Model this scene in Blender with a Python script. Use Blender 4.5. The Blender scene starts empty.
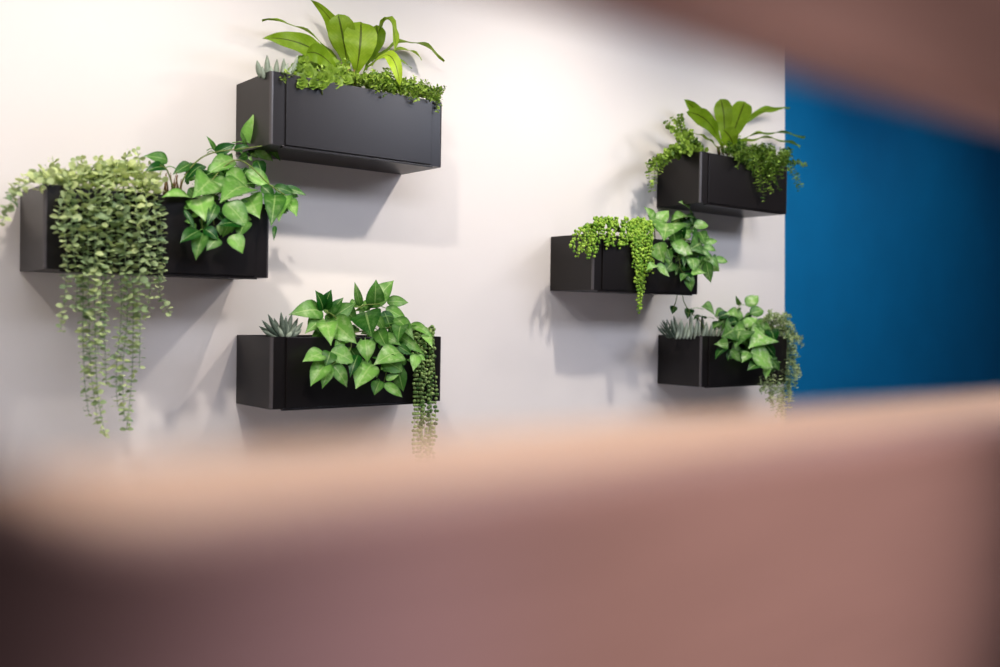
import bpy, math, random
from mathutils import Vector, Matrix
random.seed(7)
sc = bpy.context.scene
col = sc.collection

# ------------------------------------------------------------------ camera
CAMZ, DIST = 1.35, 3.746            # eye height, distance to the plant wall (the wall is y = 0)
F, YAW, PITCH, ROLL = 978.1, .685, -.016, .015
cy, sy, cp, sp = math.cos(YAW), math.sin(YAW), math.cos(PITCH), math.sin(PITCH)
fw = Vector((sy*cp, cy*cp, sp)); r0 = Vector((cy, -sy, 0)); u0 = r0.cross(fw)
rt = math.cos(ROLL)*r0 + math.sin(ROLL)*u0
up = math.cos(ROLL)*u0 - math.sin(ROLL)*r0
CAM = Vector((0, -DIST, CAMZ))
cd = bpy.data.cameras.new('camera'); cam = bpy.data.objects.new('camera', cd); col.objects.link(cam)
m = Matrix((rt, up, -fw)).transposed().to_4x4(); m.translation = CAM
cam.matrix_world = m
cd.sensor_width = 36; cd.lens = F*36/1000; cd.clip_start = .01
cd.dof.use_dof = True; cd.dof.focus_distance = 4.25
cd.dof.aperture_fstop = (cd.lens/1000)/.029
sc.camera = cam

def at(x, y, Y):
    v = fw + rt*((x-500)/F) - up*((y-333.5)/F)
    return CAM + v*((Y-CAM.y)/v.y)

# ------------------------------------------------------------------ helpers
def tag(o, label=None, cat=None, group=None, kind=None):
    if label: o['label'] = label
    if cat: o['category'] = cat
    if group: o['group'] = group
    if kind: o['kind'] = kind
    return o

def empty(name, loc, label=None, cat=None, group=None):
    o = bpy.data.objects.new(name, None); col.objects.link(o); o.location = loc
    o.empty_display_size = .05
    return tag(o, label, cat, group)

def origin(o):
    v = Vector((0, 0, 0))
    while o is not None:
        v += o.location; o = o.parent
    return v

class MB:
    def __init__(s): s.v = []; s.f = []; s.uv = []; s.t = []; s.m = []
    def add(s, v, f, uv=None, tone=.5, mi=0):
        b = len(s.v); s.v += [Vector(p) for p in v]
        s.f += [tuple(i+b for i in q) for q in f]
        s.uv += uv if uv else [(.5, .5)]*len(v)
        s.t += [tone]*len(v); s.m += [mi]*len(f)
    def box(s, lo, hi, tone=.5):
        x0, y0, z0 = lo; x1, y1, z1 = hi
        s.add([(x0,y0,z0),(x1,y0,z0),(x1,y1,z0),(x0,y1,z0),(x0,y0,z1),(x1,y0,z1),(x1,y1,z1),(x0,y1,z1)],
              [(0,3,2,1),(4,5,6,7),(0,1,5,4),(1,2,6,5),(2,3,7,6),(3,0,4,7)], None, tone)
    def tube(s, pts, ra, rb=None, n=5, tone=.5, cap=True, prof=None):
        rb = ra if rb is None else rb
        k = len(pts); vs = []; fs = []; prev = None
        for i, p in enumerate(pts):
            d = (pts[min(i+1, k-1)]-pts[max(i-1, 0)]).normalized()
            a = prev if prev is not None else d.orthogonal()
            a = (a - d*a.dot(d))
            a = a.normalized() if a.length > 1e-6 else d.orthogonal().normalized()
            prev = a; b = d.cross(a)
            rr = (ra+(rb-ra)*i/max(1, k-1)) if prof is None else ra*prof[i]
            for j in range(n):
                q = 2*math.pi*j/n
                vs.append(p+(a*math.cos(q)+b*math.sin(q))*rr)
        for i in range(k-1):
            for j in range(n):
                fs.append((i*n+j, i*n+(j+1) % n, (i+1)*n+(j+1) % n, (i+1)*n+j))
        if cap:
            fs.append(tuple(reversed(range(n)))); fs.append(tuple(range((k-1)*n, k*n)))
        s.add(vs, fs, [(.5, i/max(1, k-1)) for i in range(k) for _ in range(n)], tone)
    def ball(s, c, r, tone=.5, n=7, m_=5):
        vs = [c+Vector((0, 0, r))]; fs = []
        for i in range(1, m_):
            th = math.pi*i/m_
            for j in range(n):
                ph = 2*math.pi*j/n
                vs.append(c+Vector((math.sin(th)*math.cos(ph), math.sin(th)*math.sin(ph), math.cos(th)))*r)
        vs.append(c-Vector((0, 0, r)))
        for j in range(n):
            fs.append((0, 1+j, 1+(j+1) % n))
            e = len(vs)-1; o = 1+(m_-2)*n
            fs.append((e, o+(j+1) % n, o+j))
        for i in range(m_-2):
            for j in range(n):
                a = 1+i*n; fs.append((a+j, a+n+j, a+n+(j+1) % n, a+(j+1) % n))
        s.add(vs, fs, None, tone)
    def leaf(s, base, tip, nrm, wr, prof, tone, fold=.12, arch=.08, nseg=9, wave=0, mid=None, twist=0):
        base, tip = Vector(base), Vector(tip)
        L = (tip-base).length
        if L < 1e-5: return
        dr = (tip-base)/L
        n = nrm - dr*nrm.dot(dr)
        n = n.normalized() if n.length > 1e-4 else dr.orthogonal().normalized()
        side = dr.cross(n)
        c = Vector(mid)*2-(base+tip)*.5 if mid is not None else (base+tip)*.5+n*(arch*L*2)
        if mid is not None: L = (Vector(mid)-base).length+(tip-Vector(mid)).length
        vs = []; uv = []; fs = []; ph = random.random()*6
        A = (-1, -.55, 0, .55, 1)
        for i in range(nseg+1):
            t = i/nseg
            p = base*(1-t)**2 + c*(2*t*(1-t)) + tip*t*t
            tg = ((c-base)*(1-t)+(tip-c)*t).normalized()
            sd = side - tg*side.dot(tg); sd.normalize()
            if twist:
                sd = Matrix.Rotation(twist*t, 3, tg) @ sd
            nn = sd.cross(tg)
            w = interp(prof, t)*L*wr*.5
            for a in A:
                q = p + sd*(a*w) + nn*(fold*w*abs(a))
                if wave: q += nn*(wave*L*abs(a)*math.sin(t*17+ph+(1.5 if a > 0 else 0)))
                vs.append(q); uv.append((a, t))
        for i in range(nseg):
            for j in range(4):
                fs.append((i*5+j, i*5+j+1, i*5+5+j+1, i*5+5+j))
        s.add(vs, fs, uv, tone)
    def build(s, name, mat, parent=None, smooth=True, loc=None, bevel=0, bseg=2):
        o0 = origin(parent) if parent is not None else Vector(loc or (0, 0, 0))
        me = bpy.data.meshes.new(name)
        me.from_pydata([p-o0 for p in s.v], [], s.f)
        ul = me.uv_layers.new(name='UVMap')
        for l in me.loops: ul.data[l.index].uv = s.uv[l.vertex_index]
        at_ = me.attributes.new('tone', 'FLOAT', 'POINT')
        at_.data.foreach_set('value', s.t)
        if smooth: me.polygons.foreach_set('use_smooth', [True]*len(me.polygons))
        me.materials.append(mat); me.update()
        o = bpy.data.objects.new(name, me); col.objects.link(o)
        if parent is not None: o.parent = parent
        else: o.location = o0
        if bevel:
            b = o.modifiers.new('bevel', 'BEVEL'); b.width = bevel; b.segments = bseg; b.limit_method = 'ANGLE'
            b.angle_limit = math.radians(40); b.harden_normals = False
        return o

def interp(tab, t):
    for (a, x), (b, y) in zip(tab, tab[1:]):
        if t <= b: return x+(y-x)*(t-a)/(b-a)
    return tab[-1][1]
HEART = [(0,.22),(.05,.56),(.14,.86),(.27,1),(.42,.97),(.58,.8),(.73,.54),(.85,.27),(.94,.09),(1,0)]
OVATE = [(0,.05),(.1,.42),(.25,.82),(.4,1),(.55,.94),(.7,.74),(.85,.42),(1,0)]
STRAP = [(0,.14),(.15,.3),(.35,.66),(.55,.95),(.7,1),(.85,.76),(.95,.36),(1,0)]
BLADE = [(0,.25),(.12,.6),(.28,.95),(.42,1),(.56,.8),(.68,.5),(.8,.34),(.9,.24),(1,0)]
ROUND = [(0,.2),(.15,.7),(.35,.98),(.5,1),(.7,.88),(.87,.55),(1,.1)]
PADDLE = [(0,.1),(.15,.36),(.35,.75),(.55,.98),(.75,1),(.9,.7),(.97,.35),(1,0)]

def spline(pts, n):
    P = [pts[0]*2-pts[1]]+list(pts)+[pts[-1]*2-pts[-2]]
    out = []
    for i in range(1, len(P)-2):
        for k in range(n):
            t = k/n; a, b, c, d = P[i-1], P[i], P[i+1], P[i+2]
            out.append(.5*((2*b)+(c-a)*t+(2*a-5*b+4*c-d)*t*t+(3*b-a-3*c+d)*t**3))
    out.append(P[-2].copy())
    return out

def resample(pts, step):
    out = [pts[0].copy()]; acc = 0
    for a, b in zip(pts, pts[1:]):
        L = (b-a).length; s_ = step-acc
        while s_ <= L and L > 0:
            out.append(a.lerp(b, s_/L)); s_ += step
        acc = (acc+L) % step
    return out

# ------------------------------------------------------------------ materials
def nodes(name):
    m_ = bpy.data.materials.new(name); m_.use_nodes = True
    return m_, m_.node_tree.nodes, m_.node_tree.links, m_.node_tree.nodes['Principled BSDF']

def plain(name, c, rough=.5, metal=0, noise=0, nscale=30, bump=0, spec=.5, stretch=None, coat=0):
    m_, N, L, p = nodes(name)
    p.inputs['Roughness'].default_value = rough; p.inputs['Metallic'].default_value = metal
    p.inputs['Specular IOR Level'].default_value = spec
    p.inputs['Base Color'].default_value = (*c, 1)
    if noise or bump:
        tc = N.new('ShaderNodeTexCoord'); nz = N.new('ShaderNodeTexNoise'); nz.inputs['Scale'].default_value = nscale
        nz.inputs['Detail'].default_value = 5
        if stretch:
            mp = N.new('ShaderNodeMapping'); mp.inputs['Scale'].default_value = stretch
            L.new(tc.outputs['Object'], mp.inputs[0]); L.new(mp.outputs[0], nz.inputs['Vector'])
        else: L.new(tc.outputs['Object'], nz.inputs['Vector'])
        if noise:
            rp = N.new('ShaderNodeValToRGB')
            rp.color_ramp.elements[0].position = .3; rp.color_ramp.elements[1].position = .7
            rp.color_ramp.elements[0].color = (*[x*(1-noise) for x in c], 1)
            rp.color_ramp.elements[1].color = (*[min(1, x*(1+noise)) for x in c], 1)
            L.new(nz.outputs['Fac'], rp.inputs[0]); L.new(rp.outputs[0], p.inputs['Base Color'])
        if bump:
            b = N.new('ShaderNodeBump'); b.inputs['Strength'].default_value = bump; b.inputs['Distance'].default_value = .002
            L.new(nz.outputs['Fac'], b.inputs['Height']); L.new(b.outputs[0], p.inputs['Normal'])
    return m_

def leafmat(name, dark, light, pale, midc, var=.5, nscale=60, rough=.42, trans=.3, veins=.5, vfreq=55, patch=.5, spec=.4, edge=0):
    m_, N, L, p = nodes(name)
    def math_(op, a, b=None, c=None):
        x = N.new('ShaderNodeMath'); x.operation = op
        for i, q in enumerate((a, b, c)):
            if q is None: continue
            if isinstance(q, (int, float)): x.inputs[i].default_value = q
            else: L.new(q, x.inputs[i])
        return x.outputs[0]
    def mix(fac, a, b):
        x = N.new('ShaderNodeMix'); x.data_type = 'RGBA'
        L.new(fac, x.inputs[0])
        for i, q in ((6, a), (7, b)):
            if isinstance(q, tuple): x.inputs[i].default_value = (*q, 1)
            else: L.new(q, x.inputs[i])
        return x.outputs[2]
    at_ = N.new('ShaderNodeAttribute'); at_.attribute_name = 'tone'
    tc = N.new('ShaderNodeTexCoord'); uvn = N.new('ShaderNodeUVMap'); uvn.uv_map = 'UVMap'
    sx = N.new('ShaderNodeSeparateXYZ'); L.new(uvn.outputs[0], sx.inputs[0])
    nz = N.new('ShaderNodeTexNoise'); nz.inputs['Scale'].default_value = nscale; nz.inputs['Detail'].default_value = 4
    L.new(tc.outputs['Object'], nz.inputs['Vector'])
    n2 = N.new('ShaderNodeTexNoise'); n2.inputs['Scale'].default_value = nscale*2.4; n2.inputs['Detail'].default_value = 3
    L.new(tc.outputs['Object'], n2.inputs['Vector'])
    f = math_('ADD', at_.outputs['Fac'], math_('MULTIPLY', math_('SUBTRACT', nz.outputs['Fac'], .5), var))
    cl = N.new('ShaderNodeClamp'); L.new(f, cl.inputs[0])
    c1 = mix(cl.outputs[0], dark, light)
    pf = math_('MULTIPLY', math_('MULTIPLY', math_('SMOOTH_MIN', math_('MAXIMUM', math_('MULTIPLY', math_('SUBTRACT', n2.outputs['Fac'], .48), 4), 0), 1, .2), patch), cl.outputs[0])
    c2 = mix(pf, c1, pale)
    au = math_('ABSOLUTE', sx.outputs[0])
    rib = math_('MULTIPLY', math_('LESS_THAN', au, .07), veins)
    vv = math_('SINE', math_('MULTIPLY', math_('SUBTRACT', sx.outputs[1], math_('MULTIPLY', au, .3)), vfreq))
    lat = math_('MULTIPLY', math_('GREATER_THAN', vv, .9), veins*.16)
    c3 = mix(math_('MAXIMUM', rib, lat), c2, midc)
    rim = math_('MULTIPLY', math_('MAXIMUM', math_('SUBTRACT', math_('POWER', au, 3), .15), 0), edge)
    foot = math_('MULTIPLY', math_('MAXIMUM', math_('SUBTRACT', .35, sx.outputs[1]), 0), edge*1.6)
    c3 = mix(math_('MINIMUM', math_('ADD', rim, foot), .85), c3, dark)
    L.new(c3, p.inputs['Base Color']); p.inputs['Roughness'].default_value = rough
    p.inputs['Specular IOR Level'].default_value = spec
    bp = N.new('ShaderNodeBump'); bp.inputs['Strength'].default_value = .1; bp.inputs['Distance'].default_value = .001
    L.new(vv, bp.inputs['Height']); L.new(bp.outputs[0], p.inputs['Normal'])
    tr = N.new('ShaderNodeBsdfTranslucent'); L.new(c3, tr.inputs[0])
    ms = N.new('ShaderNodeMixShader'); ms.inputs[0].default_value = trans
    L.new(p.outputs[0], ms.inputs[1]); L.new(tr.outputs[0], ms.inputs[2])
    L.new(ms.outputs[0], N['Material Output'].inputs[0])
    return m_

def sr(r, g, b):
    return tuple(((x/255+.055)/1.055)**2.4 if x > 10 else x/255/12.92 for x in (r, g, b))

M = {}
M['wall'] = plain('white_wall_paint', sr(228, 221, 214), .75, bump=.06, nscale=180, spec=.25)
M['blue'] = plain('blue_wall_paint', sr(0, 108, 152), .7, noise=.05, nscale=3, bump=.05, spec=.25)
M['floor'] = plain('grey_floor', sr(190, 188, 194), .5, noise=.15, nscale=6)
M['ceiling'] = plain('ceiling_paint', sr(225, 220, 215), .8, noise=.02)
M['metal'] = plain('black_powder_coat', sr(30, 26, 25), .34, noise=.08, nscale=300, bump=.03, spec=.5)
M['edge_highlight'] = plain('edge_highlight_coat', sr(84, 80, 80), .3, spec=.6)  # paler than the planter coat: the corner highlight is put into the colour
M['soil'] = plain('dark_soil', sr(40, 30, 22), .95, noise=.5, nscale=90, bump=.8)
M['wood'] = plain('brown_wood', sr(176, 142, 132), .45, noise=.12, nscale=9, stretch=(1, 6, 14))
M['ledge'] = plain('tan_wood', sr(214, 178, 150), .5, noise=.08, nscale=9, stretch=(1, 6, 14))
M['pothos'] = leafmat('pothos_leaf', sr(12, 84, 16), sr(154, 208, 104), sr(226, 236, 188), sr(196, 220, 146), patch=.6, edge=.6, nscale=18, var=.6, veins=.4, rough=.36)
M['pothos_pale'] = leafmat('pothos_leaf_pale', sr(12, 76, 16), sr(156, 206, 108), sr(236, 242, 206), sr(200, 222, 150), patch=.8, edge=.7, nscale=16, var=.8, veins=.45, rough=.36)
M['fern'] = leafmat('fern_leaf', sr(74, 112, 10), sr(178, 208, 60), sr(205, 218, 110), sr(60, 66, 18), veins=.75, patch=.25, vfreq=80, trans=.4, var=.35, nscale=25)
M['euc'] = leafmat('eucalyptus_leaf', sr(104, 136, 108), sr(218, 228, 164), sr(235, 238, 190), sr(170, 188, 140), veins=.3, patch=.2, rough=.6)
M['box'] = leafmat('small_leaf', sr(40, 84, 14), sr(170, 198, 88), sr(205, 218, 140), sr(120, 150, 60), veins=.3, patch=.2)
M['tiny'] = leafmat('pale_small_leaf', sr(92, 126, 72), sr(212, 222, 168), sr(220, 225, 180), sr(150, 170, 110), veins=.2, patch=.2)
M['pearl'] = leafmat('pearl_bead', sr(74, 132, 24), sr(186, 218, 92), sr(205, 228, 130), sr(150, 190, 70), veins=0, patch=.1, rough=.35, trans=.2)
M['pearl2'] = leafmat('pearl_bead_dark', sr(44, 98, 34), sr(168, 190, 120), sr(190, 205, 150), sr(130, 170, 80), veins=0, patch=.1, rough=.35, trans=.2)
M['succ'] = leafmat('succulent_leaf', sr(52, 70, 56), sr(188, 198, 178), sr(190, 200, 180), sr(120, 140, 110), veins=.1, patch=.1, rough=.6, trans=.1)
M['stem'] = plain('green_stem', sr(108, 122, 58), .6, noise=.25, nscale=60)
M['brown_stem'] = plain('brown_stem', sr(112, 84, 46), .7, noise=.3, nscale=60)
M['pale_stem'] = plain('pale_stem', sr(140, 158, 120), .6, noise=.2, nscale=60)

# ------------------------------------------------------------------ setting
XB = 5.62                            # where the white paint meets the blue wall
CEIL = 3.25
def slab(name, lo, hi, mat):
    b = MB(); b.box(lo, hi); o = b.build(name, mat, smooth=False); tag(o, kind='structure'); return o
XB = at(785, 300, 0).x
pa, pb = at(785, 60, 0), at(784.5, 400, 0)       # the paint edge leans very slightly
lean = (pa.x-pb.x)/(pa.z-pb.z); X0, X1 = pa.x-lean*pa.z, pa.x+lean*(CEIL-pa.z)
def wall(name, a0, a1, b0, b1, mat):
    b = MB(); b.add([(a0,0,0),(b0,0,0),(b1,0,CEIL),(a1,0,CEIL),(a0,.12,0),(b0,.12,0),(b1,.12,CEIL),(a1,.12,CEIL)],
                    [(0,1,2,3),(5,4,7,6),(1,5,6,2),(4,0,3,7),(3,2,6,7),(4,5,1,0)])
    tag(b.build(name, mat, smooth=False), kind='structure')
wall('wall_back', -2.5, -2.5, X0, X1, M['wall'])
wall('wall_right', X0, X1, XB+7, XB+7, M['blue'])
slab('floor', (-2.5, -5.6, -.1), (XB+7, .12, 0), M['floor'])
slab('ceiling', (-2.5, -3.3, CEIL), (XB+7, .12, CEIL+.1), M['ceiling'])

# ------------------------------------------------------------------ planters
W, H, D = .80, .278, .316
POS = {'A': (1.668, .644), 'B': (.869, .138), 'C': (1.681, -.363), 'D': (3.387, .143), 'E': (4.190, .640), 'F': (4.222, -.361)}
POS = {k: (x, z+CAMZ) for k, (x, z) in POS.items()}
LAB = {'A': 'black metal wall planter highest on the left, holding a broad strap-leaved fern',
       'B': 'black metal wall planter at far left, half hidden by long trailing eucalyptus',
       'C': 'black metal wall planter low on the left, with a grey succulent at its left corner',
       'D': 'black metal wall planter with bright green string of pearls spilling over its left corner',
       'E': 'black metal wall planter highest on the right, its end meeting the blue wall edge',
       'F': 'black metal wall planter low on the right, with pale ribbed succulents at its left corner'}
def round_rect_tray(mb, x0, x1, y0, y1, z0, z1, th, r):
    """open-top tray: outer and inner walls, floor; front corners rounded"""
    def ring(o):
        pts = [(x0+o, y1-o), (x1-o, y1-o)] ; pts = [(x1-o, y1-o), (x0+o, y1-o)]
        rr = max(.001, r-o)
        for k in range(5):
            a = math.pi+math.pi/2*k/4
            pts.append((x0+o+rr+rr*math.cos(a), y0+o+rr+rr*math.sin(a)))
        for k in range(5):
            a = 1.5*math.pi+math.pi/2*k/4
            pts.append((x1-o-rr+rr*math.cos(a), y0+o+rr+rr*math.sin(a)))
        return pts
    ou, inn = ring(0), ring(th); n = len(ou)
    vs = [(x, y, z0) for x, y in ou]+[(x, y, z1) for x, y in ou]+[(x, y, z1) for x, y in inn]+[(x, y, z0+th) for x, y in inn]
    fs = []
    for i in range(n):
        j = (i+1) % n
        fs += [(i, j, n+j, n+i), (n+i, n+j, 2*n+j, 2*n+i), (2*n+i, 2*n+j, 3*n+j, 3*n+i)]
    fs += [tuple(reversed(range(n))), tuple(range(3*n, 4*n))]
    mb.add(vs, fs)
def planter():
    t = empty('planter_box', (0, 0, 0))
    b = MB(); round_rect_tray(b, 0, W, -D+.004, -.004, 0, H, .004, .011); o = b.build('shell', M['metal'], t, smooth=False)
    for pg in o.data.polygons: pg.use_smooth = False
    b = MB(); b.box((.062, -D-.003, .004), (W-.058, -D+.0045, H-.002)); b.build('front_panel', M['metal'], t, False, bevel=.0015)
    b = MB(); b.box((.05, -D+.001, -.007), (W-.05, -D+.02, .001)); b.build('bottom_lip', M['metal'], t, False, bevel=.001)
    for cx, a0 in ((.011, math.pi), (W-.011, 1.5*math.pi)):       # paler strip paints the highlight along both rounded front corners
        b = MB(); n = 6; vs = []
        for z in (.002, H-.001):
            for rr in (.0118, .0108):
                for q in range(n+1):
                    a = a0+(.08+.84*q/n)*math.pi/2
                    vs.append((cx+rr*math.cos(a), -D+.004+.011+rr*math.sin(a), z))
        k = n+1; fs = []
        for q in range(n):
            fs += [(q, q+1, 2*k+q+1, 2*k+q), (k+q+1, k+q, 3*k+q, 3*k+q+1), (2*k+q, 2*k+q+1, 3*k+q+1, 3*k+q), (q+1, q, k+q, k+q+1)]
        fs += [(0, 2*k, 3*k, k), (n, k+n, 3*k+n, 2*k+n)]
        b.add(vs, fs); b.build('corner_highlight', M['edge_highlight'], t, False)
    b = MB(); b.box((.03, -.005, .03), (W-.03, 0, H-.03)); b.build('mounting_plate', M['metal'], t, False)
    b = MB(); b.box((.005, -D+.010, .006), (W-.005, -.010, H-.035)); b.build('soil', M['soil'], t, False)
    return t
PL = {}
proto = planter()
for i, k in enumerate('ABCDEF'):
    if i == 0: o = proto
    else:
        o = proto.copy(); col.objects.link(o)
        for ch in proto.children:
            c = ch.copy(); col.objects.link(c); c.parent = o
    x, z = POS[k]; o.location = (x, 0, z)
    tag(o, LAB[k], 'planter', 'black wall planters'); PL[k] = o

# ------------------------------------------------------------------ plants
def toward_cam(p): return (CAM-p).normalized()
UPV = Vector((0, 0, 1))
def rnd(a=1): return Vector((random.uniform(-a, a), random.uniform(-a, a), random.uniform(-a, a)))
def lnorm(p, u=.55, j=.35): return (toward_cam(p)+UPV*u+rnd(j)).normalized()

def rim_px(k, x):
    """height on the photo's frame of a planter's front top edge near column x (to choose a leaf's depth)"""
    X, z = POS[k]
    best = None
    for i in range(21):
        P = Vector((X+W*i/20, -D, z+H)); v = P-CAM
        w = v.dot(fw); px = 500+F*v.dot(rt)/w; py = 333.5-F*v.dot(up)/w
        if best is None or abs(px-x) < best[0]: best = (abs(px-x), py, w)
    return best[1], best[2]
def depth(k, x, y):
    ry, w = rim_px(k, x); h = (ry-y)*w/F
    if h > 0: return -D+.03+min(.15, h*.75)
    return -D-.02-min(.04, -h*.25)

def planted(k, name, x, label, cat, group, Y=-.16):
    X, z = POS[k]
    return empty(name, (x, Y, z+H-.035), label, cat, group)

def vine_plant(k, name, xc, leaves, stems, label, cat, group, mat, fill=()):
    root = planted(k, name, xc, label, cat, group)
    mb = MB(); n = len(leaves)
    if k == 'F': leaves = [(a, b, a+(c-a)*.92, b+(d-b)*.92, w_, t_+.12 if i_ % 3 != 1 else t_-.25) if w_ != .82 else (a, b, c, d, w_, t_) for i_, (a, b, c, d, w_, t_) in enumerate(leaves)]
    for (cx, cy_, rx, ry, cnt) in fill:
        for i in range(cnt):
            a = random.random()*6.28; q = math.sqrt(random.random())
            x, y = cx+rx*q*math.cos(a), cy_+ry*q*math.sin(a)
            dx, dy = random.uniform(-12, 12), random.uniform(-4, 14)
            Y = depth(k, x, y)+.03
            if depth(k, x, y) < -D: Y = -D-.006
            p, t = at(x, y, Y), at(x+dx, y+dy, Y-.006)
            mb.leaf(p, t, lnorm(p, .4, .6), .7, HEART, random.choice((.1, .25, .45, .65, .8)), fold=.25, nseg=7)
    for i, (bx, by, tx, ty, wr, tone) in enumerate(leaves):
        off = -.045*i/n
        Yb, Yt = depth(k, bx, by)+off, depth(k, tx, ty)+off-.012
        if depth(k, tx, ty) > -D and depth(k, bx, by) > -D: Yt = Yb-.02
        p, t = at(bx, by, Yb), at(tx, ty, Yt)
        mb.leaf(p, t, lnorm((p+t)/2, .45, .42 if k in 'DF' else .26), wr*.9, HEART, min(1, max(0, (tone-.45)*1.35+.45+random.uniform(-.1, .1))),
                fold=random.uniform(.1, .3), arch=random.uniform(.06, .16), nseg=11)
    org = root.location
    for i, (bx, by, tx, ty, wr, tone) in enumerate(leaves):   # petioles run back to the nearest vine
        if i % 2: continue
        p = at(bx, by, depth(k, bx, by)-.045*i/n)
        q = p.lerp(Vector((org.x, p.y+.03, p.z)), .35)+Vector((0, .015, .0))
        mb.tube(spline([p, p.lerp(q, .5)+Vector((0, 0, .008)), q], 3), .0016, .002, 5, .55)
    mb.build('foliage', mat, root)
    for pts in stems:
        sb = MB(); sb.tube(spline([at(x, y, Y) for x, y, Y in pts], 5), .0032, .0022, 6)
        sb.build('stem', M['stem'], root)
    return root

FR = -D
# ---- pothos in B
B_LEAVES = [
 (190,164,172.4,174.8,.5,.2),(203.4,165.3,184.5,183,.6,.1),(215.6,150.5,206.1,135.6,.32,.35),
 (257.8,161.3,264.5,178,.8,.08),(165.6,167.4,144,172.7,.55,.08),(167.5,160,143.4,156,.55,.35),
 (215.6,153,236,144,.6,.22),(234,150,250,146,.5,.3),(255,144.4,253,114.2,1.0,.9),(245.6,146,240.9,130.2,.28,.4),
 (267.2,145,280.7,161.3,.42,.35),(255,150.5,273.3,161.3,.5,.6),(233,159,206.8,174.8,.62,.6),
 (247,171,271.3,189.3,.66,.62),(237.5,166,248.5,188.3,.0,.7),(228,170,248.5,188.3,.72,.72),
 (212.6,181,231,192.2,.9,.55),(211,180,192,198,.7,.6),(198.5,197,205.4,221.8,.86,.85),
 (189,196.6,161.4,197.6,.42,.7),(247.7,188,219.5,203.3,.66,.55),(216.7,204.7,206.6,227.5,.42,.3),
 (184.3,210,195,229.7,.28,.15),(249,197,260,219,.85,.75),(226,203,247.5,228.5,.9,.55),
 (240,224,216.4,226,.62,.15),(246.4,221,238.6,238.5,.8,.45),(204.5,229,218,240,.9,.05),
 (199,231,180,243,.72,.22),(203,233,195.8,260.5,.6,.3),(218,238,206.2,251,.85,.42),(231.5,235.2,242.6,253.8,.95,.75),
 (275.2,195,271,227,.5,.35),(273.8,187,296,195,.5,.25),(283,188,306.5,195.5,.42,.22),(283,196,279,222,.62,.6),
 (286,200,297,217,.62,.55),(275,226,273.8,241,.3,.05),(262,186,275,200,.7,.2),
]
vine_plant('B', 'pothos_plant', 1.45, B_LEAVES,
  [[(176,196,FR+.06),(172,184,FR+.08),(167,170,FR+.08),(160,165,FR+.08)],[(180,196,FR+.06),(183,180,FR+.1),(195,163,FR+.1),(212,153,FR+.09),(240,149,FR+.06),(262,146,FR+.02)],
   [(205,200,FR+.05),(216,175,FR+.1),(240,160,FR+.08),(270,185,FR-.02),(285,195,FR-.03)],[(200,200,FR+.02),(202,225,FR-.03),(204,233,FR-.04)],[(225,190,FR+.05),(212,200,FR-.01),(214,225,FR-.03)]],
  'green pothos with pale marbled leaves tumbling over the planter beside the long eucalyptus', 'plant', 'pothos plants', M['pothos'],
  fill=[(222,182,36,20,52),(218,212,30,24,34),(280,200,14,14,14),(252,156,20,10,16)])
# dry brown leaf bases standing by the pothos
# ---- pothos in C
C_LEAVES = [
 (333,317,355,303,.7,.3),(330,314,343.7,297.4,.6,.15),(325.2,309,331.5,289.4,.75,.2),(323,310,315,290.2,.7,.12),
 (322,311,288.4,315,.62,.4),(324,319,304.5,334,.55,.6),(360,306,354.5,281.5,.36,.4),(374.6,308,376,279.2,.72,.38),
 (371.5,306.5,394,280.3,.66,.55),(387,302,408.5,302.8,.6,.4),(386,308,407.5,321.5,.55,.6),(366,312,372,337,.8,.25),
 (376,315,386,333,.5,.45),(384,311,392,334,.6,.2),(342,305,356,322,.8,.28),(331,321,357,344,.78,.62),(326,322,331,346,.62,.8),
 (331,351,354.5,363.5,.85,.68),(330,352,325,367,.95,.25),(324,353,302.2,362,.72,.7),(327,362,310.4,386.5,.7,.65),
 (333,365,347,387.5,.62,.5),(330,366,322.2,389,.6,.55),(358,355,350,378,.5,.1),(365.5,340,367.6,363,.85,.72),
 (372,364,355.5,389.2,.86,.75),(411,324,433,338,.38,.6),(397,334,424.5,354.5,.4,.62),(396,318,414,340,.45,.45),
 (382,336,401.5,346,.6,.6),(378,330,388,350,.6,.35),(398,346,412,355,.6,.3),(401,353,373,365.5,.7,.62),(382,360,404,372,.8,.55),
 (398,368,403.5,392,.72,.35),(386,380,399,375,.62,.6),(380,381,374.4,395.5,.95,.4),(384,384,402.4,397.5,.48,.68),
 (410,327,424,330,.4,.5),(416,355,413,371.5,.7,.8),(418,355,426,361,.6,.85),(424,334,432.6,348,.5,.9),(402,325,398,344,.5,.3),
]
vine_plant('C', 'pothos_plant', 2.1, C_LEAVES,
  [[(340,334,FR+.1),(350,318,FR+.1),(362,306,FR+.08),(380,304,FR+.08)],[(345,334,FR+.05),(336,318,FR+.04),(326,311,FR+.03)],[(372,330,FR+.08),(352,334,FR),(350,350,FR-.03),(329,366,FR-.04)],
   [(380,330,FR+.08),(400,325,FR+.02),(412,326,FR)],[(385,335,FR+.05),(390,352,FR-.02),(384,382,FR-.05)]],
  'bushy green pothos filling the planter between the grey succulent and the dark bead strings', 'plant', 'pothos plants', M['pothos'],
  fill=[(355,322,40,22,58),(388,350,28,26,44),(335,345,20,22,18)])
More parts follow.
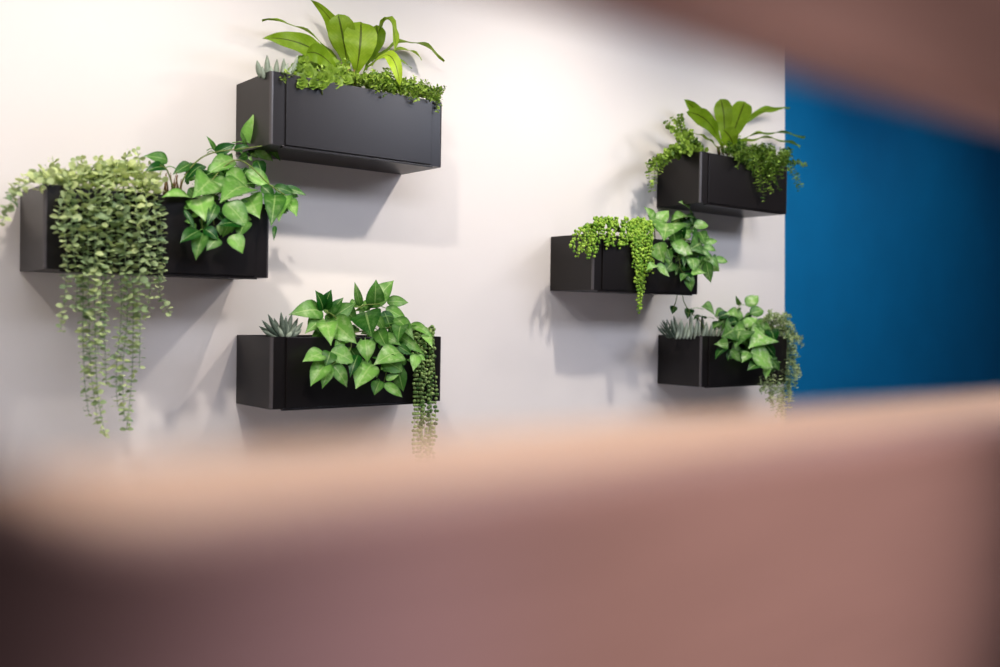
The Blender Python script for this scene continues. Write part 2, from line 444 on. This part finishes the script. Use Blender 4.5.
# ---- pothos in D
D_LEAVES = [
 (690,216,694.5,228,.8,.15),(690,212,678,202,.66,.65),(654,221,644,206.8,.55,.65),(657,224,669,210.4,.85,.7),
 (690,218,672,221,.66,.6),(688,214,693,224,.5,.4),(679,226,684,240,.95,.1),(666,223,663.6,241,1.0,.5),(673,232,676,246,.6,.15),
 (694,227,708.5,226,.7,.65),(700.5,243,688,250,.9,.22),(672,243.5,693,254.4,.58,.75),(668,250,672,262,.7,.3),
 (658,243,664,263,1.0,.7),(657,266,646,271,.6,.75),(656,266,669.5,277,.75,.72),(683,257,684,268,.4,.1),
 (692,258,694,273,.85,.5),(704,272,689,277,.55,.75),(686,274,680.5,282,.7,.3),(687,275,691,292,.7,.35),(684,274,695,284,.5,.25),
 (702,243,717.5,241,.4,.65),(703,247,716,251.5,.5,.55),(702,250,711,260,.6,.35),(709,257,719,269,.6,.5),(706.5,262,711,283,.62,.35),
 (714,260,728,262,.5,.6),(698,232,705,246,.5,.3),(704,256,700,266,.5,.1),
]
vine_plant('D', 'pothos_plant', 3.92, D_LEAVES,
  [[(665,238,FR+.1),(672,225,FR+.1),(684,216,FR+.08)],[(668,240,FR+.05),(678,255,FR-.02),(681,270,FR-.04),(687,274,FR-.04)],[(680,238,FR+.06),(700,245,FR-.01),(712,260,FR-.03)],[(655,240,FR+.06),(654,222,FR+.07)]],
  'green pothos with striped leaves spilling over the planter beside the bright pearl strings', 'plant', 'pothos plants', M['pothos_pale'],
  fill=[(680,232,22,18,46),(682,256,18,14,20),(706,254,12,14,16)])
# ---- pothos in F
F_LEAVES = [
 (715,316,699.8,306,.9,.42),(718,317,732,314,.6,.4),(705,318.6,692,320.5,.4,.05),(674,306,672,315,.75,.02),(690,309,687,320,.8,.2),
 (739.8,305,735.3,294.5,.35,.3),(747,306,759.5,294.8,.85,.7),(750,314,765,310.6,.75,.75),(739,315,722.5,314.5,.5,.5),
 (744,327,759,317,.75,.75),(738,322,727,325,.7,.3),(746,330,728,332,.6,.45),(722,322,712,330,.7,.25),(728,318,740,330,.7,.4),(733,330,720,338,.7,.3),
 (740,331,735,350,.85,.2),(747.5,336,766.5,331,.72,.7),(766,336,746.5,350,.66,.62),(728,343,712.5,344.5,.55,.45),(726,349,714,361,.45,.08),
 (731,350,742,363,.6,.3),(749,352,741,364,.6,.4),(751,352,773,368,.82,.95),(758,364,746,371.5,.6,.12),(768,366,765.5,381,.62,.6),
 (766,345,776,358,.7,.25),(772,360,780,372,.6,.2),(756,322,772,330,.6,.45),(770,330,776,345,.6,.3),
]
vine_plant('F', 'pothos_plant', 4.7, F_LEAVES,
  [[(705,330,FR+.1),(698,318,FR+.1),(686,312,FR+.1)],[(690,312,-.2),(684,302,-.2),(682,290,-.2)],[(673,309,-.2),(676,301,-.2),(678,290,-.2)],[(725,334,FR+.1),(735,315,FR+.1),(740,304,FR+.1)],[(730,334,FR+.06),(742,342,FR-.02),(752,352,FR-.04)],[(728,330,FR+.04),(728,345,FR-.02)]],
  'pothos with one large pale leaf, growing between pale ribbed succulents and small-leaved trailers', 'plant', 'pothos plants', M['pothos_pale'],
  fill=[(745,325,24,14,26),(750,350,20,14,18),(766,352,12,18,14),(735,318,18,8,14)])

# ---- broad strap-leaved ferns: every leaf a part
def fern(k, label, base, leaves):
    b0 = at(*base)
    root = planted(k, 'bird_nest_fern', b0.x, label, 'plant', 'bird nest ferns', Y=b0.y)
    for (pts, wpx, tone, nrm, prof, twist) in leaves:
        P = [at(x, y, Y) for x, y, Y in pts]
        mb = MB(); L = (P[1]-P[0]).length+(P[2]-P[1]).length
        ppm = F/((P[1]-CAM).dot(fw))
        nv = {'c': toward_cam(P[1])+UPV*.25, 'u': UPV+toward_cam(P[1])*.35, 'd': UPV*.9-toward_cam(P[1])*.2, 'l': toward_cam(P[1])-rt*.5+UPV*.3}[nrm]
        mb.leaf(P[0], P[2], nv, wpx/ppm/L, prof, tone, fold=.14, nseg=18, wave=.018, mid=P[1], twist=twist)
        mb.build('leaf', M['fern'], root)
    sb = MB()
    for i in range(9):
        a = i*.7; p = b0+Vector((.03*math.cos(a), .03*math.sin(a), -.03))
        sb.tube([p, p+Vector((.01*math.cos(a), .01*math.sin(a), .05))], .004, .003, 5)
    sb.build('crown', M['brown_stem'], root)
A0 = (348, 76, -.18)
fern('A', 'large fern with broad wavy strap leaves in the highest planter on the left', A0, [
 ([(344,72,-.16),(309,33,-.14),(262,20,-.14)], 13, .45, 'u', STRAP, 0),
 ([(340,68,-.2),(302,44,-.26),(262,38.5,-.27)], 21, .4, 'c', OVATE, 0),
 ([(347,66,-.13),(336,28,-.12),(310,-1,-.12)], 22, .5, 'l', BLADE, .25),
 ([(348,70,-.17),(343,38,-.19),(338,14,-.2)], 27, .5, 'c', PADDLE, 0),
 ([(356,74,-.2),(360,46,-.24),(361,22,-.22)], 33, .55, 'c', PADDLE, 0),
 ([(366,66,-.14),(376,42,-.13),(376,25,-.11)], 17, .3, 'c', PADDLE, 0),
 ([(366,70,-.12),(386,20,-.15),(396,50,-.24)], 19, .7, 'u', STRAP, 0),
 ([(372,62,-.12),(408,42,-.1),(444.5,61,-.12)], 18, .45, 'u', STRAP, 0),
 ([(370,66,-.2),(400,50,-.24),(422,60,-.28)], 18, .7, 'u', STRAP, 0),
 ([(372,66,-.24),(390,56,-.33),(400,86,-.37)], 13, .95, 'c', STRAP, 0),
 ([(338,74,-.26),(322,56,-.3),(306,53,-.33)], 19, .35, 'c', PADDLE, 0),
 ([(364,72,-.22),(385,58,-.25),(412,68,-.3)], 18, .4, 'u', STRAP, 0),
])
E0 = (724, 150, -.2)
fern('E', 'fern with upright broad leaves in the highest planter on the right', E0, [
 ([(722,146,-.18),(704,119,-.16),(684,99.5,-.14)], 11, .3, 'c', STRAP, 0),
 ([(722,148,-.2),(708,122,-.22),(687,112,-.22)], 17, .35, 'c', STRAP, 0),
 ([(724,146,-.19),(724,118,-.2),(720.5,99,-.19)], 18, .5, 'c', PADDLE, 0),
 ([(729,146,-.18),(738,120,-.18),(745,101.5,-.17)], 21, .42, 'c', PADDLE, 0),
 ([(733,150,-.24),(731,139,-.3),(723,129.5,-.31)], 18, .55, 'c', PADDLE, 0),
 ([(718,148,-.2),(706,138,-.2),(691,132.5,-.2)], 8, .5, 'u', STRAP, 0),
 ([(730,142,-.15),(756,114,-.14),(789,109,-.14)], 7, .3, 'c', STRAP, 0),
 ([(732,144,-.15),(766,133,-.14),(805,137,-.14)], 7, .3, 'u', STRAP, 0),
 ([(734,148,-.16),(764,138,-.16),(800,147,-.18)], 9, .35, 'u', STRAP, 0),
])

# ---- trailing strands
def strand_plant(k, name, xc, strands, mat, stemmat, label, cat, group, size, step, kind='pair', tones=(.1, .5), prof=ROUND, top=None, srad=.0018, wr=.95):
    root = planted(k, name, xc, label, cat, group)
    for st in strands:
        P = [at(x, y, Y) for x, y, Y in st]
        path = resample(spline(P, 8), step)
        if len(path) < 2: continue
        sb = MB(); sb.tube(path, srad, srad*.5, 5)
        so = sb.build('hanging_strand', stemmat, root)
        mb = MB(); n = len(path); phs = random.random()*3
        for i, p in enumerate(path):
            d = (path[min(i+1, n-1)]-path[max(i-1, 0)]).normalized()
            s_ = size*(1-.35*i/n)*random.uniform(.75, 1.15)
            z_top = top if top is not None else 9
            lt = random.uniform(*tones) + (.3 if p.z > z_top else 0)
            if random.random() < .13: lt += .4
            lt = min(1, lt)
            o = d.orthogonal().normalized()
            if kind == 'pearl':
                for q in range(random.choice((1, 2, 2))):
                    a = random.random()*6.28
                    v = Matrix.Rotation(a, 3, d) @ o
                    mb.ball(p+v*random.uniform(.3, 1.1)*size*1.3, size*random.uniform(.8, 1.15), min(1, lt))
                continue
            cnt = 2 if kind == 'pair' else 3
            for q in range(cnt):
                a = phs+i*1.57+q*2*math.pi/cnt+random.uniform(-.5, .5)
                v = (Matrix.Rotation(a, 3, d) @ o)
                dirv = (v+d*.15+UPV*random.uniform(-.1, .35)+rnd(.2)).normalized()
                b = p+v*.001
                nn = (UPV*.4+toward_cam(p)*.35+d*-.3+rnd(.5))
                mb.leaf(b, b+dirv*s_, nn, wr, prof, lt, fold=.15, arch=.06, nseg=5)
        mb.build('foliage', mat, so)
    return root

def j(a): return random.uniform(-a, a)
eu = []
for (pts) in [
 [(70,185),(66,225),(66,270),(60,332)],[(78,178),(72,225),(76,280),(75,315)],[(85,170),(84,240),(82,320),(84,380),(90,420)],
 [(95,165),(95,240),(96,320),(96,390),(104,438)],[(90,170),(89,240),(90,320),(90,370),(97,425)],[(105,165),(106,240),(104,320),(105,385)],[(100,165),(100,240),(101,300),(99,350)],
 [(115,165),(118,240),(120,310),(116,370),(118,407)],[(122,165),(124,240),(127,310),(124,370),(126,420)],[(128,165),(130,240),(134,320),(133,380),(128,430)],
 [(135,170),(139,240),(139,310),(138,372)],[(112,165),(112,240),(113,300)],[(145,175),(148,230),(150,280),(145,320)],[(152,182),(156,230),(158,275),(162,298),(169,314)],
 [(158,188),(162,230),(163,282)],[(140,175),(144,230),(146,285)],[(74,180),(62,205),(56,238)],[(64,182),(75,215),(80,250)]]:
    y0 = -D-.03-random.random()*.05
    eu.append([(x+j(1.5), y, (-D+.03 if i == 0 else y0)) for i, (x, y) in enumerate(pts)])
for pts in [
 [(70,182,-.2),(45,176,-.22),(25,184,-.24),(12,200,-.26),(1,224,-.28)],[(75,180,-.25),(50,172,-.28),(35,180,-.3),(18,190,-.3),(8,208,-.31)],[(70,182,-.2),(50,170,-.2),(22,180,-.2),(7,196,-.2)],
 [(60,182,-.2),(55,168,-.2),(52,156,-.2)],[(80,182,-.2),(82,166,-.2),(86,156,-.2)],[(100,182,-.2),(100,166,-.2),(98,157,-.2)],[(118,182,-.2),(124,162,-.2),(130,149,-.2)],[(140,182,-.2),(140,162,-.2),(136,149,-.2)],
 [(110,182,-.2),(112,168,-.2),(114,156,-.2)],[(60,184,-.28),(85,172,-.3),(105,172,-.3)],[(95,184,-.26),(118,166,-.28),(145,168,-.28)],[(150,186,-.2),(152,172,-.2),(146,160,-.2)],
 [(75,186,-.3),(58,174,-.33),(44,182,-.34),(38,192,-.34)],[(40,186,-.3),(56,178,-.3),(72,186,-.34)],[(145,190,-.3),(158,176,-.3),(164,184,-.34)],
 [(120,180,-.28),(138,172,-.3),(156,186,-.36)],[(70,176,-.26),(78,164,-.26),(74,158,-.26)]]:
    eu.append(pts)
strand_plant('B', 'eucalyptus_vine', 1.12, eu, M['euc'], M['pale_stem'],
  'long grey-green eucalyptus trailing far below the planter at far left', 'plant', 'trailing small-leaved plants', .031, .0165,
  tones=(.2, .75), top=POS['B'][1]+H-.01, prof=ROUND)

# string of pearls, D
pr = []
for i in range(34):
    x0 = 585+j(6)+i*1.9; x0 = min(650, max(574, x0))
    y1 = 236+random.uniform(2, 14)
    if x0 < 598: y1 = 246+random.uniform(0, 14)
    pr.append([(x0+random.uniform(0, 14), 228+j(4), -.2), (x0+3, 222+j(4)+ (6 if x0 < 590 else 0), -D+.03), (x0, y1-6, -D-.012), (x0-1+j(2), y1, -D-.015)])
for i in range(16):
    x0 = 632+i*1.5*.9; y1 = [258,270,262,285,300,313,309,296,303,280,292,265,274,260,276,266][i]
    pr.append([(x0-3, 226, -.2), (x0-1, 222+j(3), -D+.03), (x0, 240, -D-.02), (x0+1+j(1), (240+y1)/2, -D-.02-.01*random.random()), (x0-(i-5)*.4*(y1 > 285)+j(1), y1, -D-.02)])
for i in range(7):
    x0 = 571+i*3
    pr.append([(600, 228, -.24), (588, 226, -.26), (x0+3, 234, -.28+j(.03)), (x0, 250+j(8), -.3+j(.03))])
strand_plant('D', 'string_of_pearls', 3.62, pr, M['pearl'], M['stem'],
  'bright green string of pearls with round beads hanging over the planter left of the pothos', 'plant', 'bead plants', .0068, .0172, 'pearl', tones=(.15, 1), srad=.0012)
# bead strings, C
pr = []
for i in range(11):
    x0 = 414+i*2.1; y1 = [455,470,462,474,468,474,466,472,474,462,440][i]
    pr.append([(x0-6, 338, -.2), (x0-2+j(1), 330+j(3), -D+.03), (x0+j(1), 352, -D-.025-.01*random.random()), (x0+j(1.5), 400, -D-.025-.012*random.random()), (x0+j(2), y1, -D-.03)])
strand_plant('C', 'string_of_pearls', 2.42, pr, M['pearl2'], M['stem'],
  'dark green bead strings hanging below the planter at the right end, right of bushy pothos', 'plant', 'bead plants', .0068, .018, 'pearl', tones=(.15, 1), srad=.0012)

# small-leaved trailers, A right and E right, E left, F right; rosette filler in A
def sprigs(n, xr, yr, Yr, spread, drop):
    out = []
    for i in range(n):
        x = random.uniform(*xr); y = yr[0]+(yr[1]-yr[0])*(x-xr[0])/(xr[1]-xr[0])+j(3); Y = random.uniform(*Yr)
        dx = random.uniform(-spread, spread); 
        out.append([(x, y+4, Y), (x+dx*.5, y-3+j(3), Y-.02), (x+dx, y+random.uniform(*drop), Y-.05)])
    return out
bx = sprigs(64, (312, 400), (72, 88), (-.3, -.10), 12, (-12, 9)) + sprigs(64, (372, 438), (80, 97), (-.315, -.12), 11, (-16, 9))
bx += [[(420,92,-.25),(434,98,-.3),(438,112,-.34)],[(424,90,-.25),(437,96,-.3),(440,106,-.33)],[(428,94,-.2),(440,90,-.2),(447,86,-.2)],[(425,92,-.2),(436,88,-.24),(443,92,-.26)],
       [(415,92,-.28),(426,96,-.33),(432,102,-.34)],[(360,78,-.28),(372,84,-.33),(378,92,-.335)],[(372,84,-.28),(382,90,-.33),(386,98,-.335)],[(400,88,-.3),(410,94,-.335),(414,102,-.34)],
       [(300,80,-.29),(290,76,-.31),(281,82,-.325)],[(298,80,-.29),(288,73,-.3),(279,77,-.31)],[(345,74,-.24),(346,64,-.25),(347,57,-.25)],[(350,76,-.26),(341,66,-.27),(338,60,-.27)]]
strand_plant('A', 'boxwood_vine', 2.2, bx, M['box'], M['stem'],
  'low small-leaved greenery under the fern, creeping to the right end of the planter', 'plant', 'trailing small-leaved plants', .022, .0145, 'tri', tones=(.15, .95), prof=OVATE, wr=.66)
def rosettes(k, name, xc, lst, mat, label, cat, group):
    root = planted(k, name, xc, label, cat, group)
    mb = MB(); sb = MB()
    for (x, y, Y, rpx, tone) in lst:
        c = at(x, y, Y); ppm = F/((c-CAM).dot(fw)); R_ = rpx/ppm
        ax = (toward_cam(c)+UPV*.6+rnd(.3)).normalized(); o = ax.orthogonal().normalized()
        for ring, (cnt, el, ln) in enumerate(((7, .15, 1), (6, .55, .75), (4, 1.0, .45))):
            for q in range(cnt):
                a = 2*math.pi*q/cnt+ring*.5+j(.2)
                v = Matrix.Rotation(a, 3, ax) @ o
                dv = (v*math.cos(el)+ax*math.sin(el)).normalized()
                mb.leaf(c, c+dv*R_*ln*random.uniform(.85, 1.1), ax+v*-.2, .85, ROUND, min(1, tone+.12*ring+j(.12)), fold=.2, arch=-.05, nseg=6, wave=.03)
        sb.tube([c, c-ax*R_*.6-UPV*R_*.8], .0025, .003, 5)
    mb.build('foliage', mat, root); sb.build('stem', M['stem'], root)
rosettes('A', 'peperomia', 1.9, [(304,62,-.25,10,.5),(297,70,-.28,9,.35),(308,74,-.3,10,.55),(318,78,-.31,9,.5),(300,79,-.315,8,.3),(330,72,-.29,9,.6),(325,64,-.24,9,.5),(313,84,-.325,7,.3),(336,82,-.31,8,.45),(292,78,-.3,7,.3),(286,80,-.3,6,.35),(318,57,-.22,8,.4),(310,66,-.27,9,.7),(326,78,-.32,9,.6),(340,74,-.29,9,.5),(333,64,-.25,9,.65),(302,84,-.325,8,.5),(322,86,-.33,7,.4),(346,80,-.31,8,.5)],
  M['box'], 'rosettes of rounded crinkled leaves between the grey succulent and the fern', 'plant', None)
ex = sprigs(60, (733, 786), (150, 160), (-.3, -.13), 11, (-14, 6)) + sprigs(26, (740, 776), (156, 168), (-.335, -.29), 9, (2, 16))
ex += [[(735,158,-.28),(746,164,-.33),(754,172,-.34),(757,186,-.345)],[(740,156,-.28),(752,166,-.33),(762,180,-.35),(764,202,-.35)],[(745,156,-.28),(757,166,-.33),(768,182,-.345),(772,194,-.345)],
       [(750,154,-.28),(762,164,-.33),(772,178,-.34),(780,190,-.34)],[(760,156,-.24),(780,162,-.28),(792,172,-.3),(800,193,-.31)],[(765,154,-.2),(784,160,-.22),(794,168,-.24),(802,188,-.26)],
       [(770,156,-.2),(786,162,-.2),(798,162,-.2),(806,166,-.2)],[(720,148,-.29),(730,154,-.33),(738,160,-.335)],[(726,150,-.29),(738,158,-.335),(746,160,-.34)],[(755,156,-.3),(770,164,-.335),(776,176,-.34)],
       [(745,158,-.3),(760,170,-.34),(758,194,-.345)],[(735,150,-.28),(728,150,-.32),(722,150,-.33)],[(765,158,-.3),(780,168,-.33),(786,170,-.34)]]
strand_plant('E', 'boxwood_vine', 4.7, ex, M['box'], M['stem'],
  'dark small-leaved trailer hanging over the right end of the planter, against the blue wall', 'plant', 'trailing small-leaved plants', .027, .0175, 'tri', tones=(.0, .6), prof=OVATE, wr=.62)
el = [[(700,150,-.2),(688,140,-.2),(680,128,-.2),(672,116,-.2)],[(700,150,-.22),(690,138,-.22),(682,124,-.22),(680,114,-.22)],[(698,150,-.22),(684,136,-.22),(672,128,-.22),(664,120,-.22)],[(700,152,-.24),(686,144,-.24),(676,134,-.24),(668,126,-.24)],
      [(690,152,-.25),(676,150,-.26),(666,154,-.27),(664,158,-.28)],[(690,150,-.2),(672,148,-.2),(664,154,-.2)],[(685,152,-.2),(664,156,-.2),(652,164,-.22),(649,176,-.22),(652,192,-.22)],[(680,154,-.22),(662,158,-.22),(655,168,-.22),(655,184,-.22)],
      [(680,154,-.18),(660,158,-.18),(650,162,-.18),(646,166,-.18)],[(696,152,-.26),(684,148,-.26),(676,146,-.27)],[(705,152,-.24),(694,140,-.24),(690,128,-.24)],[(672,156,-.2),(662,164,-.22),(658,176,-.22)],[(694,150,-.22),(680,142,-.22),(690,132,-.2)]]
strand_plant('E', 'creeping_vine', 4.35, el, M['box'], M['stem'],
  'light green creeper over the left planter end, one sprig upright left of the fern', 'plant', 'trailing small-leaved plants', .03, .0165, 'tri', tones=(.15, .95), prof=ROUND, wr=.9)
fx = []
for pts in [[(758,330),(772,330),(786,336),(799,339)],[(760,326),(774,322),(785,322),(792,326)],[(762,330),(780,334),(792,350),(797,372)],[(764,332),(782,340),(790,360),(796,385)],
            [(760,328),(772,318),(782,316),(788,318)],[(766,336),(778,350),(786,372),(790,405)],[(764,338),(774,352),(778,380),(784,424)],[(766,336),(782,345),(788,370),(792,400)],[(762,342),(768,360),(770,385),(774,410)],
            [(764,340),(772,356),(774,380),(768,402)],[(760,330),(768,322),(772,314)],[(764,332),(778,326),(790,332),(802,344)],[(766,338),(782,352),(794,366),(800,378)],[(762,336),(770,350),(764,380),(762,396)],[(766,340),(776,362),(782,390),(778,420)],[(770,334),(784,330),(792,340),(796,356)]]:
    n = len(pts)
    for q in range(3): fx.append([(x+j(4)*(i > 0), y+j(4)*(i > 0), -.2-(.15*i/(n-1))-(.03 if i else 0)*random.random()) for i, (x, y) in enumerate(pts)])
strand_plant('F', 'creeping_vine', 4.92, fx, M['tiny'], M['pale_stem'],
  'pale tiny-leaved trailer hanging off the right end of the low planter, past the large pothos', 'plant', 'trailing small-leaved plants', .026, .018, 'tri', tones=(.2, .9), prof=OVATE, wr=.66)

# ---- succulents: fleshy tapering leaves
def succulent(k, name, xc, spikes, label, group='grey succulents'):
    root = planted(k, name, xc, label, 'plant', group)
    mb = MB()
    for (bx_, by_, tx, ty, Y, wpx, tone) in spikes:
        b, t = at(bx_, by_, Y), at(tx, ty, Y-random.uniform(-.015, .03))
        ppm = F/((b-CAM).dot(fw)); r = wpx/ppm*.5
        c = b.lerp(t, .5)+UPV*-.004
        pts = [b*(1-q)**2+c*2*q*(1-q)+t*q*q for q in (0, .12, .28, .45, .62, .78, .9, 1)]
        mb.tube(pts, r, None, 7, tone, prof=(.5, .75, .95, 1, .9, .66, .36, .05))
    mb.build('foliage', M['succ'], root)
    return root
sp_ = []
for (tx, ty, tone) in [(259,326,.1),(262,320,.12),(268,314,.15),(274,318,.2),(281,312,.2),(286,316,.25),(292,313,.2),(298,318,.3),(303,322,.3),(262,330,.4),(270,328,.5),(278,326,.55),(288,324,.5),(296,326,.5),(302,329,.45),(276,330,.65),(292,331,.6)]:
    sp_.append((284+(tx-282)*.25, 338, tx, ty, -.25+j(.04), 5.5, tone))
succulent('C', 'succulent', 1.82, sp_, 'spiky grey-green succulent at the left corner of the planter with dark bead strings')
sp_ = [(261,78,257,60,-.22,6.5,.45),(268,79,267,55,-.2,6.5,.55),(276,80,277,59,-.2,6,.6),(283,80,284,58,-.22,6,.6),(290,82,298,55,-.27,6,.6),(272,80,271,66,-.27,5.5,.7),(280,81,288,63,-.28,5.5,.7),(287,82,292,66,-.29,5,.65),(264,79,262,66,-.26,5,.5)]
succulent('A', 'succulent', 1.78, sp_, 'upright pale grey succulent at the left corner of the planter with the large fern')
sp_ = []
for i in range(26):
    bx_ = 672+j(5); sp_.append((bx_, 338, bx_+random.uniform(-14, 6), random.uniform(318, 330), -.2+j(.06), 1.6, random.uniform(0, .15)))
succulent('F', 'spiky_succulent', 4.32, sp_, 'dark needle-leaved succulent at the left corner of the low right planter', group=None)
sp_ = []
for i in range(13):
    x = 677+i*3.7; sp_.append((x-1, 339, x+random.uniform(0, 5), 324+j(1.5)-(3 if i < 6 else 0), -.26+j(.01), 3.6, .7+j(.15)))
for i in range(9):
    x = 672+i*4; sp_.append((x+3, 338, x+random.uniform(-5, 3), random.uniform(312, 324), -.2+j(.02), 4.2, .5+j(.2)))
succulent('F', 'succulent', 4.5, sp_, 'pale ribbed succulent in the low right planter, between dark needles and pothos')

# ---- dry brown leaf bases by the pothos in B
root = planted('B', 'dried_plant', 1.3, 'small clump of dry brown stalks between the eucalyptus and the marbled pothos', 'plant', None)
mb = MB()
for i in range(14):
    x = 163+i*1.3; p, t = at(x, 197, -.24+j(.03)), at(x+j(5), 172+random.uniform(0, 12), -.24+j(.04))
    mb.tube([p, p.lerp(t, .5)+rnd(.004), t], .0035, .0012, 5)
mb.build('stalks', M['brown_stem'], root)

# ------------------------------------------------------------------ wooden partition the photo is taken through
P1, P2 = .24, .378
y1 = -DIST+P1
t = empty('wooden_partition', (.6, y1+.02, 0), 'out-of-focus brown wooden partition close to the camera, with a long slot to look through', 'partition')
def slot_panel(x0, x1, z0, z1, sx0, sx1, sz0, sz1, R_, ya, yb):
    b = MB(); K = 12; hole = []
    for (cx, cz, a0) in ((sx0+R_, sz0+R_, math.pi), (sx1-R_, sz0+R_, 1.5*math.pi), (sx1-R_, sz1-R_, 0), (sx0+R_, sz1-R_, .5*math.pi)):
        for k in range(K+1):
            a = a0+.5*math.pi*k/K; hole.append((cx+R_*math.cos(a), cz+R_*math.sin(a)))
    n = len(hole); cxm, czm = (sx0+sx1)/2, (sz0+sz1)/2; out = []
    for i, (hx, hz) in enumerate(hole):
        q = i//(K+1)
        k = i % (K+1)
        c = ((x0, z0), (x1, z0), (x1, z1), (x0, z1))[q]
        if k == 0: out.append({0: (x0, hz), 1: (hx, z0), 2: (x1, hz), 3: (hx, z1)}[q])
        elif k == K: out.append({0: (hx, z0), 1: (x1, hz), 2: (hx, z1), 3: (x0, hz)}[q])
        else: out.append(c)
    fs = []; vs = []
    e = .004                          # softened edge of the slot
    def off(p, d):
        i = hole.index(p); a, c = hole[i-1], hole[(i+1) % n]
        tx, tz = c[0]-a[0], c[1]-a[1]; l = math.hypot(tx, tz) or 1
        return (p[0]+tz/l*d, p[1]-tx/l*d)
    outer_hole = [off(p, e) for p in hole]
    rings = [[(x, ya, z) for x, z in out], [(x, ya, z) for x, z in outer_hole], [(x, ya+e, z) for x, z in hole],
             [(x, yb-e, z) for x, z in hole], [(x, yb, z) for x, z in outer_hole], [(x, yb, z) for x, z in out]]
    for r_ in rings: vs += r_
    for q in range(5):
        for i in range(n):
            k = (i+1) % n
            fs.append((q*n+i, q*n+k, q*n+n+k, q*n+n+i))
    b.add(vs, fs)
    # the outer edges
    b.add([(x0,ya,z0),(x1,ya,z0),(x1,ya,z1),(x0,ya,z1),(x0,yb,z0),(x1,yb,z0),(x1,yb,z1),(x0,yb,z1)],[(0,1,5,4),(1,2,6,5),(2,3,7,6),(3,0,4,7)])
    return b
SZ0, SZ1 = CAMZ-.0555, CAMZ+.116
slot_panel(-.7, 2.4, 0, 1.75, .03, 2.2, SZ0, SZ1, .07, y1, y1+.035).build('front_panel', M['wood'], t, False)
b = MB(); b.box((-.02, y1+.0352, SZ0-.03), (2.3, -DIST+P2, SZ0-.0005)); b.build('ledge', M['ledge'], t, False, bevel=.004)
b = MB()
for x in (-.5, .8, 2.1): b.box((x, y1+.0352, SZ0-.20), (x+.03, y1+.12, SZ0-.031))
b.build('bracket', M['wood'], t, False)

# ------------------------------------------------------------------ light
def spot(name, loc, target, power, c=(1, .93, .86), size=120, blend=.9, rad=.05):
    l = bpy.data.lights.new(name, 'SPOT'); l.energy = power; l.color = c
    l.spot_size = math.radians(size); l.spot_blend = blend; l.shadow_soft_size = rad
    o = bpy.data.objects.new(name, l); col.objects.link(o); o.location = loc
    o.rotation_euler = (Vector(target)-Vector(loc)).to_track_quat('-Z', 'Y').to_euler()
for x, pw, rad in ((-.5, 44, .04), (1.2, 82, .05), (3.2, 92, .06), (5.1, 76, .22), (7.2, 34, .3)):
    spot('ceiling_spot', (x, -1.5, CAMZ+1.8), (x, -.15, 1.2), pw, rad=rad)
# soft cool fill lamps, added overhead between the partition and the plants
def area(name, loc, target, power, sx, sy_, c):
    l = bpy.data.lights.new(name, 'AREA'); l.shape = 'RECTANGLE'; l.energy = power; l.size = sx; l.size_y = sy_; l.color = c
    o = bpy.data.objects.new(name, l); col.objects.link(o); o.location = loc
    o.rotation_euler = (Vector(target)-Vector(loc)).to_track_quat('-Z', 'Y').to_euler()
area('overhead_fill', (1.0, -3.0, 3.1), (1.0, 0, .7), 42, 2.6, .8, (.78, .84, 1))
area('overhead_fill', (4.8, -3.0, 3.1), (4.8, 0, .7), 50, 2.6, .8, (.74, .81, 1))
area('side_fill', (-2.4, -1.7, 1.7), (2.0, -.4, 1.4), 15, 1.6, 1.6, (1, .93, .86))  # added fill from the left, no opening there; lifts the planters' left faces
spot('ledge_fill', (.8, -2.5, 3.0), (.45, -3.4, 1.29), 60, (1, .88, .76), 40, .8, .08)  # added lamp that brightens the ledge
spot('panel_fill', (.75, -4.75, 1.75), (.34, y1, 1.245), 55, (1, .86, .85), 23, 1, .04)  # added fill, cone narrowed to light the panel and leave its left dark
spot('panel_fill', (.75, -4.75, 1.45), (.46, y1, 1.52), 17, (1, .84, .80), 24, 1, .04)  # added fill for the upper rail
spot('panel_fill', (.5, -4.6, 1.7), (.145, y1, 1.235), 15, (.62, .64, 1), 8, 1, .04)  # added bluish fill that tints the panel left of centre
spot('ceiling_spot', (2.35, -1.15, 3.2), (2.05, -.32, 2.12), 60, (1, .88, .78), 34, .8, .03)
w = bpy.data.worlds.new('world'); sc.world = w; w.use_nodes = True
bg = w.node_tree.nodes['Background']; bg.inputs[0].default_value = (.7, .72, .9, 1); bg.inputs[1].default_value = .05

sc.view_settings.view_transform = 'Standard'
sc.view_settings.look = 'Medium High Contrast'
sc.view_settings.exposure = .14
sc.cycles.use_denoising = True
sc.cycles.max_bounces = 8
